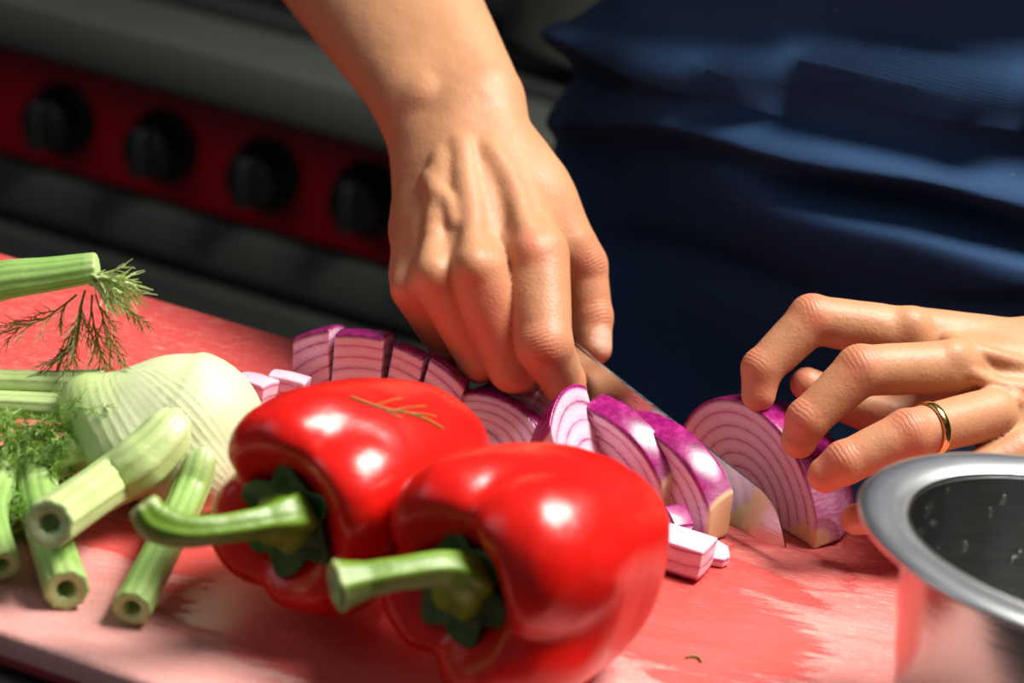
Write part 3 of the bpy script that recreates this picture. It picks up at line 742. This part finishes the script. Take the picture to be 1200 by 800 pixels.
ex2 += vein(HR, [(540, 165), (545, 205), (552, 250), (550, 300)], .2, .23, .6)
ex2 += vein(HR, [(575, 170), (600, 215), (615, 270)], .2, .24, .6)
ex2 += vein(HR, [(516, 180), (508, 245), (500, 310)], .2, .23, .6)
for (u, v, r, dp) in ((549, 307, .75, .52), (503, 318, .68, .48), (472, 335, .6, .42), (618, 290, .8, .6), (490, 108, 1.1, .95)):
    q = surfpt(HR, u, v, dp)
    if np.linalg.norm(q-CAM) > 125: continue
    ex2.append((q, q+A(0, 0, .01), r, r, .35))
HR.extra = ex2
# --- left hand (holding the onion)
gi = dict(p=[T(1062, 392, 99.4), T(952, 374, 98.6), T(893, 432, 98.2), T(889, 462, 98.2)], r=[1.14, .99, .82, .70], dorsal=T(880, 330, 96)-T(960, 430, 98.6), nail=False, kn=.25)
gm = dict(p=[T(1120, 430, 97.6), T(1008, 434, 95.9), T(946, 492, 95.6), T(936, 516, 95.8)], r=[1.1, 1.0, .84, .72], dorsal=T(900, 400, 93)-T(1008, 480, 97), nail=False, kn=.25)
gr = dict(p=[T(1160, 485, 96.6), T(1064, 509, 94.3), T(990, 542, 93.9), T(968, 556, 94.1)], r=[1.05, .98, .84, .72], dorsal=T(990, 450, 91)-T(1064, 530, 95), nail=False, kn=.25)
gp = dict(p=[T(1190, 530, 96.5), T(1095, 580, 95.2), T(1030, 604, 95.4), T(1003, 608, 95.6)], r=[.95, .85, .72, .62])
gt = dict(p=[T(1130, 470, 100.2), T(1045, 492, 99.6), T(978, 466, 98.9), T(946, 450, 98.5)], r=[1.25, .95, .82, .70], k=.9, nail=False)
lW = T(1235, 432, 100.4); lF = T(1420, 385, 108); lE = T(1560, 340, 115)
pl = [(T(1215, 415, 100.8), T(1072, 392, 99.8), 1.35, 1.12), (T(1220, 435, 100), T(1128, 428, 98.4), 1.4, 1.12), (T(1222, 455, 99.7), T(1166, 480, 97.7), 1.4, 1.08), (T(1222, 475, 99.8), T(1192, 520, 97.6), 1.3, 1.0),
      (T(1180, 440, 101.2), T(1120, 455, 100.6), 1.3, 1.2), (T(1220, 418, 101), T(1400, 358, 108), 1.6, 2.25), (T(1222, 462, 100.6), T(1415, 412, 108), 1.6, 2.25), (lF, lE, 2.9, 3.9)]
HL = Hand(pl, [gi, gm, gr, gp, gt], [], .7, .45)
ex3 = []
ex3 += vein(HL, [(1110, 395), (1150, 410), (1200, 425)], .16, .12, .35)
ex3 += vein(HL, [(1140, 440), (1180, 450), (1210, 455)], .16, .13, .35)
ex3 += vein(HL, [(1120, 400), (1160, 440), (1195, 470)], .12, .05, .3)
for (u, v, r, dp) in ((1070, 372, .7, .5), (1120, 408, .6, .45),):
    q = surfpt(HL, u, v, dp); ex3.append((q, q+A(0, 0, .01), r, r, .35))
HL.extra = ex3
def trunk(P):
    return None
bodyC = T(1085, 200, 127); bodyC[2] = 0
per = empty('person', A(bodyC[0], bodyC[1], -90), 'person in a navy apron slicing a red onion, hands bare with a gold ring', 'person')
def box_of(H, lim, pad=3.2):
    P = np.array([q for a, b_, *_ in (H.palm if H is HL else H.palm[:-1]) for q in (a, b_)]+[q for f in H.fingers for q in f['p']]); return P.min(0)-pad, P.max(0)+pad
parts = []
for H, reds in ((HR, [(surfpt(HR, 619, 288), 1.3, 1.), (surfpt(HR, 505, 375), 2.6, 1.2), (surfpt(HR, 565, 385), 2.8, 1.2), (surfpt(HR, 580, 430), 2.0, 1.), (surfpt(HR, 478, 350), 1.5, 1.), (surfpt(HR, 632, 425), 1.4, .9)]),  # curled fingers: skin redness plus shade and board bounce put into the colour
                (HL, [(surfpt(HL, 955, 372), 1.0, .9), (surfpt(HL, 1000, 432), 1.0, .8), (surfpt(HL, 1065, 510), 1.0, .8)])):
    lo, hi = box_of(H, 0)
    V, F = surfnets(H, lo, hi, .12, 1)
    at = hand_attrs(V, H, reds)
    W0 = rW if H is HR else lW
    dw = np.linalg.norm(V-W0, axis=1); fw = (V-W0) @ nrm((rF if H is HR else lF)-W0)
    at['tan'] = np.clip((fw+.5)/5, 0, 1); parts.append((V, F, at))
# upper arms and trunk (under the apron and shirt), joined into the same skin surface
shR = bodyC+A(0, 0, 52)-E1*19+A(0, -1, 0); shL = bodyC+A(0, 0, 52)+E1*19
def torso(P):
    q = P-(bodyC+A(0, 0, 5)); x = q @ E1; y = q @ E2; z = q[:, 2]
    d = (np.sqrt((x/16.5)**2+(y/10.5)**2)-1)*10.5; d = smax(d, np.abs(z)-40, 8)
    d = smin(d, cone(P, bodyC+A(0, 0, 38)-E1*13, bodyC+A(0, 0, 38)+E1*13, 9, 9), 6)
    d = smin(d, cone(P, shR, rE, 5.6, 4.4), 4); d = smin(d, cone(P, shL, lE, 5.6, 4.4), 4)
    d = smin(d, cone(P, rE, rF, 4.2, 3.0), 1.5); d = smin(d, cone(P, lE, lF, 3.9, 2.6), 1.5)
    for sg in (-1, 1): d = smin(d, cone(P, bodyC+E1*sg*8+A(0, 0, -34), bodyC+E1*sg*9+A(0, 0, -84), 8, 5), 4)
    return d
V, F = surfnets(torso, bodyC-A(42, 42, 92), bodyC+A(52, 25, 62), 1.6, 1)
V = V-grad(torso, V)*.25
parts.append((V, F, {k: np.zeros(len(V)) for k in ('red', 'crease', 'along', 'nail', 'tan')}))
Vs, Fs, b_ = [], [], 0; AT = {k: [] for k in parts[0][2]}
for V, F, at in parts:
    Vs.append(V); Fs.append(F+b_); b_ += len(V)
    for k in AT: AT[k].append(at[k])
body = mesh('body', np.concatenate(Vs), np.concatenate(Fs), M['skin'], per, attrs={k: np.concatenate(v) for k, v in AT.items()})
# clothing: shirt with short sleeves, trousers
def shell(name, f, lo, hi, mat, h=1.4):
    V, F = surfnets(f, lo, hi, h, 1); return mesh(name, V, F, mat, per)
def shirt(P):
    q = P-bodyC; x = q @ E1; y = q @ E2
    d = (np.sqrt((x/17.3)**2+(y/11.2)**2)-1)*11.2; d = smax(d, np.abs(q[:, 2]-20)-30, 8)
    d = smin(d, cone(P, bodyC+A(0, 0, 38)-E1*13, bodyC+A(0, 0, 38)+E1*13, 9.8, 9.8), 6)
    eR = shR*.35+rE*.65; eL = shL*.35+lE*.65
    d = smin(d, cone(P, shR, eR, 6.8, 6.4), 4); d = smin(d, cone(P, shL, eL, 6.8, 6.4), 4)
    return d+.3*wob(P, .35, 2)
shell('shirt', shirt, bodyC-A(42, 34, 14), bodyC+A(48, 22, 62), M['shirt'])
def trs(P):
    q = P-bodyC; x = q @ E1; y = q @ E2
    d = (np.sqrt((x/17.2)**2+(y/11)**2)-1)*11; d = smax(d, np.abs(q[:, 2]+22)-18, 3)
    for sg in (-1, 1): d = smin(d, cone(P, bodyC+E1*sg*8.5+A(0, 0, -36), bodyC+E1*sg*9+A(0, 0, -84), 9, 7.5), 3)
    return d+.25*wob(P, .4, 0)
shell('trousers', trs, bodyC-A(28, 26, 96), bodyC+A(28, 26, 0), M['trousers'])
for sg in (-1, 1):
    c = bodyC+E1*sg*9+A(0, 0, -90)
    rings = [[c+E1*math.cos(a)*4.6*w_+E2*(math.sin(a)*12*l_-5)+A(0, 0, z) for a in np.linspace(0, 2*math.pi, 25)[:-1]] for z, w_, l_ in ((0, 1, 1), (2, 1.05, 1.03), (4, .98, .95), (6.5, .85, .62), (9, .75, .42))]
    MB().loft(rings, True, True).build('shoe', M['handle'], per)
# ---- apron: a cloth sheet round the front of the body with pulled folds
def pl_v(poly, u):
    xs = [p[0] for p in poly]; ys = [p[1] for p in poly]; return np.interp(u, xs, ys)
FOLDS = [   # crest line, height cm, width above, width below, fade at the two ends
    ([(560, 50), (665, 47), (720, 50), (765, 68), (820, 86), (880, 84), (970, 80), (1070, 108), (1145, 121), (1200, 108), (1300, 80)], 2.7, 30, 24, 30, 200),
    ([(620, 4), (700, 14), (900, 32), (1200, 50)], -.8, 26, 22, 60, 200),
    ([(640, -90), (900, -70), (1200, -40), (1400, -30)], .9, 60, 60, 60, 200),
    ([(700, 150), (800, 140), (870, 152), (930, 172), (995, 186), (1095, 199), (1200, 228), (1300, 260)], 2.5, 44, 15, 120, 200),
    ([(960, 120), (1060, 150), (1200, 172), (1300, 190)], -1.9, 24, 24, 180, 200),
    ([(860, 200), (900, 210), (945, 232), (995, 249), (1070, 264), (1200, 302), (1300, 330)], 2.2, 26, 70, 70, 200),
    ([(930, 206), (1010, 212), (1100, 226), (1200, 262), (1300, 290)], -1.4, 14, 20, 60, 200),
    ([(690, 190), (735, 118), (790, 92)], .6, 20, 18, 40, 40),
    ([(720, 90), (775, 104)], -1.2, 14, 20, 34, 34),
    ([(700, 285), (800, 292), (890, 320), (960, 345)], -.9, 26, 30, 80, 80),
    ([(1120, 338), (1200, 336), (1300, 350)], -.8, 10, 12, 40, 60),
]
def apron():
    nu, nv = 420, 300
    ph = np.linspace(math.radians(-118), math.radians(95), nu); zz = np.concatenate([np.linspace(42, 12, 20)[:-1], np.linspace(12, -22, nv-50), np.linspace(-22, -62, 32)[1:]])
    nv = len(zz); PH, ZZ = np.meshgrid(ph, zz)
    rx, ry = 18.6, 12.6
    nx = np.sin(PH); ny = -np.cos(PH)
    P = bodyC + (nx*rx)[..., None]*E1 + (ny*ry)[..., None]*E2 + ZZ[..., None]*A(0, 0, 1)
    Nn = nrm_rows((nx/rx)[..., None]*E1 + (ny/ry)[..., None]*E2)
    q = P-CAM; t = q @ FW; u = 600+FPX*(q @ RT)/t; v = 400-FPX*(q @ UP)/t
    h = .35*wob(P.reshape(-1, 3), .12, 1).reshape(u.shape) + .05*wob(P.reshape(-1, 3), .7, 2).reshape(u.shape)
    fr_ = np.clip(1-np.abs(PH)/math.radians(110), 0, 1)**.3
    for poly, amp, wa, wb, f0, f1 in FOLDS:
        d = v-(pl_v(poly, u-24)+pl_v(poly, u-12)+pl_v(poly, u)+pl_v(poly, u+12)+pl_v(poly, u+24))/5; a = np.where(d < 0, np.exp(-(d/wa)**2), np.exp(-(d/wb)**2))
        e0 = 1/(1+np.exp(-(u-poly[0][0])/f0*3)); e1 = 1/(1+np.exp((u-poly[-1][0])/f1*3))
        h = h+amp*a*e0*e1
    h = h + .10*np.clip(14-ZZ, 0, 20)
    P = P+Nn*h[..., None]
    V = P.reshape(-1, 3); idx = np.arange(nu*nv).reshape(nv, nu)
    F = np.stack([idx[:-1, :-1], idx[1:, :-1], idx[1:, 1:], idx[:-1, 1:]], -1).reshape(-1, 4)
    return V, F
def nrm_rows(a): return a/np.linalg.norm(a, axis=-1)[..., None]
V, F = apron(); ap = mesh('apron', V, F, M['apron'], per)
so = ap.modifiers.new('thickness', 'SOLIDIFY'); so.thickness = .0015; so.offset = -1
# ---- wedding band on the ring finger
a_, b_ = gr['p'][0], gr['p'][1]; c = trace(HL, 1108, 497); tg = nrm(b_-a_); hpar = np.clip((c-a_) @ tg, 0, 9)
cc = a_+tg*hpar; rr = np.interp(hpar/np.linalg.norm(b_-a_), [0, 1], [1.05, .98])+.015
x = nrm(np.cross(tg, A(0, 0, 1))); y = np.cross(tg, x); rings = []
for a in np.linspace(0, 2*math.pi, 65)[:-1]:
    dv = x*math.cos(a)+y*math.sin(a)
    # follow the skin outward
    s_ = .7
    for _ in range(40):
        dd = float(HL((cc+dv*s_)[None])[0])
        if dd > -.005: break
        s_ += max(-dd, .01)
    s_ = min(s_, 1.35)
    rings.append([cc+dv*(s_+.05+.085*math.cos(k))+tg*.19*math.sin(k) for k in np.linspace(0, 2*math.pi, 13)[:-1]])
rings.append(rings[0]); MB().loft(rings).build('ring', M['gold'], per)

# ------------------------------------------------------------------ fennel
def stalk(parent, pts, rad, mat, hollow=True, flat=1.0, ribs=9, name='stalk', pale_end=True):
    P = spline(pts, 10); R_ = np.interp(np.linspace(0, 1, len(P)), np.linspace(0, 1, len(rad)), rad); n = 54
    fn = lambda i, a: (1+.035*math.cos(ribs*a)+.02*math.cos((ribs*2+1)*a+1))*(flat if False else 1-(1-flat)*abs(math.sin(a)))
    rg = tube_rings(P, R_, n, fn); end = P[-1]; tg = nrm(P[-1]-P[-2]); last = [np.array(q) for q in rg[-1]]
    base = len(rg)
    for sc_, of in ((.985, .05), (.93, .09), (.78, .08), (.60, .05), (.48, -.02), (.42, -.25), (.35, -.7)) if hollow else ((.95, .06), (.8, .1), (.4, .12)):
        rg.append([end+tg*of+(q-end)*sc_*np.where(hollow and sc_ < .7, .9, 1.) for q in last])
    m = len(rg); an = np.linspace(0, 2*math.pi, n+1)[:-1]
    rib = np.concatenate([np.clip(-np.cos(ribs*an), 0, 1)*(1 if i < base else 0) for i in range(m)])
    pl_ = np.concatenate([np.full(n, max(0, .85-2.2*i/base) if i < base-3 else (.15 if i < base else [.1, .2, .45, .55, .3, .1, .0][min(i-base, 6)])) for i in range(m)])
    return MB().loft(rg, True, True).build(name, mat, parent, attrs=dict(rib=rib, pale=pl_))
def needles(mb, base, d, L, lvl, spread=.8, droop=.0, r=.035, rnd=random):
    d = nrm(d); n = 5; pts = [np.array(base)]; cur = np.array(base); dd = d.copy()
    for i in range(n):
        dd = nrm(dd+A(rnd.gauss(0, .12), rnd.gauss(0, .12), rnd.gauss(0, .10)-droop)); cur = cur+dd*L/n
        if cur[2] < .06: cur[2] = .06+rnd.random()*.1; dd[2] = abs(dd[2])*.1
        pts.append(cur.copy())
    mb.tube(pts, np.linspace(r, r*.45, len(pts)), 3 if lvl == 0 else 4, True)
    if lvl > 0:
        for i in range(1, len(pts)):
            for sd in ((1, -1) if lvl > 1 or rnd.random() < .8 else (1,)):
                v = nrm(pts[i]-pts[i-1]); q = nrm(np.cross(v, A(rnd.gauss(0, 1), rnd.gauss(0, 1), rnd.gauss(0, 1))))
                needles(mb, pts[i], v+q*spread*sd, L*.45, lvl-1, spread, droop, r*.72, rnd)
def leafbulb(e, c, R3, ax, sh, name='bulb', seed=0, h=.12):
    pole = c + ax.T @ A(R3[0]*.95, -R3[1]*.25, -R3[2]*.45)      # root end: the ribs fan out from here
    pd = nrm(c-pole); sx_ = nrm(np.cross(pd, A(0, 0, 1))); sy_ = np.cross(sx_, pd)
    def base(P):
        d = ell(P, c, A(*R3), ax)
        for q, r in sh: d = smin(d, cone(P, c, q, R3[2]*.78, r), 1.4)
        return d
    def angs(P):
        q = P-pole; return np.arctan2(q @ sy_, q @ sx_), np.linalg.norm(q, axis=1)
    def sdf(P):
        d = base(P); th_, rr = angs(P); q = (P-c) @ np.asarray(ax).T
        # outer sheath wraps the right side and ends in a raised edge
        edge = q[:, 0] + .25*np.sin(q[:, 2]*.9+seed) + .1*q[:, 1]
        d = d - .10/(1+np.exp(-(edge+.35)*14)) - .07/(1+np.exp(-(-q[:, 2]*.6+q[:, 0]+2.1)*12))
        d = d - .005*np.sin(th_*60+.3*np.sin(rr*1.3))*np.clip(rr/1.5-.3, 0, 1)
        return d+.03*wob(P, 1.1, seed)
    V, F = surfnets(sdf, c-A(1, 1, 1)*(max(R3)+4.2), c+A(1, 1, 1)*(max(R3)+2), h, 1)
    th_, rr = angs(V); q = (V-c) @ np.asarray(ax).T
    rib = np.clip(np.sin(th_*60+.5*np.sin(rr*1.3)), 0, 1)*np.clip(rr/2-.2, 0, 1)*(.4+.4*np.sin(th_*7+rr))
    gr_ = np.clip((-q[:, 0]-R3[0]*.55)/2.2, 0, 1)*.75
    V[:, 2] = np.maximum(V[:, 2], .02)
    return mesh(name, V, F, M['bulb'], e, attrs=dict(rib=np.clip(rib, 0, 1), green=gr_))
fc = Z(212, 508, 2.75); tf = pj(fc)[2]
fe = empty('fennel_bulb', A(fc[0], fc[1], 0), 'pale green fennel bulb with cut hollow stalks and feathery fronds at the left', 'fennel')
fx = nrm(A(.97, -.1, -.12)); FA = frame(fx)
leafbulb(fe, fc, (2.75, 2.5, 2.7), FA, [(T(105, 470, tf-.5), 1.05), (T(150, 530, tf-1.8), 1.2), (T(120, 500, tf-1.0), 1.1), (T(225, 560, tf-2.0), .8)], seed=1)
stalk(fe, [T(243, 505, tf-1.3), T(233, 540, tf-2.55), T(219, 582, tf-3.3), Z(192, 640, 1.35), Z(155, 712, .72)], [.5, .70, .66, .62, .66], M['stalk'])
stalk(fe, [T(228, 462, tf-1.0), T(198, 508, tf-2.7), T(165, 542, tf-3.4), T(118, 572, tf-4.2), Z(58, 613, 3.1)], [.35, .95, 1.05, .88, .84], M['palestalk'])
stalk(fe, [T(170, 505, tf-1.0), T(115, 522, tf-1.5), T(60, 538, tf-1.6), T(-40, 560, tf-1.2)], [.9, .72, .66, .66], M['palestalk'])
stalk(fe, [T(120, 455, tf+.4), T(60, 450, tf+.2), T(-60, 446, tf)], [.75, .5, .44], M['palestalk'])
stalk(fe, [T(130, 480, tf-.2), T(60, 476, tf-.3), T(-60, 470, tf-.5)], [.8, .52, .46], M['palestalk'])
stalk(fe, [T(40, 520, tf+1.2), Z(46, 580, .95), Z(60, 635, .85), Z(78, 690, .78)], [.8, .76, .74, .76], M['stalk'])
stalk(fe, [T(10, 540, tf-.3), Z(-12, 600, 1.3), Z(2, 662, .75)], [.6, .62, .64], M['stalk'])
rr_ = random.Random(4)
fr1 = MB()
for k in range(46):
    u = rr_.uniform(-40, 78); v = rr_.uniform(478, 545); P = T(u, v, tf-rr_.uniform(.8, 2.4))
    needles(fr1, P, A(rr_.uniform(-.6, 1), rr_.uniform(-1, .1), rr_.uniform(-.5, .6)), rr_.uniform(.9, 1.9), 2, .9, .05, .035, rr_)
for k in range(16):
    u = rr_.uniform(-20, 60); v = rr_.uniform(560, 605); P = Z(u, v, rr_.uniform(.3, 1.3))
    needles(fr1, P, A(rr_.uniform(-.6, 1), rr_.uniform(-1, .1), rr_.uniform(-.3, .3)), rr_.uniform(.9, 1.6), 2, .9, .05, .035, rr_)
o = fr1.build('frond', M['frond'], fe, smooth=False, attrs=None); o['kind'] = 'stuff'
# second bulb, mostly beyond the left edge, with the raised stalk
gc = Z(-132, 462, 2.7); tg_ = pj(gc)[2]
ge = empty('fennel_bulb', A(gc[0], gc[1], 0), 'second fennel, its raised thick stalk ending in torn wisps above the board', 'fennel')
leafbulb(ge, gc, (2.9, 2.6, 2.6), frame(nrm(A(.3, 1, 0))), [(T(-90, 400, tg_+.5), 1.4)], seed=2, h=.16)
q_ = pj(gc)[2]+1.0
stalk(ge, [T(-110, 400, q_), T(-60, 348, q_), T(0, 329, q_), T(60, 321, q_), T(112, 313, q_)], [1.1, 1.0, .88, .76, .66], M['stalk'], hollow=False, flat=.8, ribs=12)
tip_ = T(112, 313, q_)
fr2 = MB()
for k in range(22):
    a = rr_.uniform(-.7, .5)
    needles(fr2, T(rr_.uniform(104, 118), rr_.uniform(318, 338), q_-rr_.uniform(0, .7)), RT*1.0+UP*(a-.35), rr_.uniform(.7, 1.6), 1, .45, .04, .06, rr_)
o = fr2.build('torn_fibre', M['palestalk'], ge, smooth=False); o['kind'] = 'stuff'
fr3 = MB()
for (u, v, du, dv, L) in ((100, 340, -.5, 1, 3.3), (90, 345, -.8, .75, 2.6), (108, 345, .0, 1, 2.8), (112, 345, .35, 1, 2.2), (98, 345, -.3, .9, 2.4), (118, 345, .9, .3, 1.5)):
    needles(fr3, T(u, v, q_-.3), RT*du-UP*dv+FW*.1, L, 2, .55, .03, .045, rr_)
o = fr3.build('frond', M['frond_dark'], ge, smooth=False); o['kind'] = 'stuff'
# sprig lying on the rear pepper, scrap of leaf on the board
def onpep(u, v): 
    P = trace(pep1, u, v); g = grad(pep1, P[None])[0]; return P+g*.04
sg = MB(); main = [onpep(u, v) for u, v in ((410, 466), (432, 474), (455, 481), (478, 485), (500, 493), (518, 503))]
sg.tube(spline(main, 4), .045, 5)
for pts in (((440, 476), (455, 471), (470, 468)), ((462, 482), (480, 478), (498, 477)), ((478, 485), (495, 486), (510, 489)), ((450, 480), (462, 487), (470, 490))):
    sg.tube(spline([onpep(*p) for p in pts], 4), .028, 4)
tag(sg.build('fennel_sprig', M['frond_dark'], loc=main[0]), 'thin green fennel sprig lying on top of the rear pepper', 'sprig')
sg = MB().tube(spline([Z(804, 770, .05), Z(810, 768, .09), Z(818, 770, .07), Z(822, 775, .05)], 5), .05, 6)
tag(sg.build('leaf_scrap', M['frond_dark'], loc=Z(812, 771, 0)), 'tiny curled green leaf scrap on the board near the front edge', 'scrap')
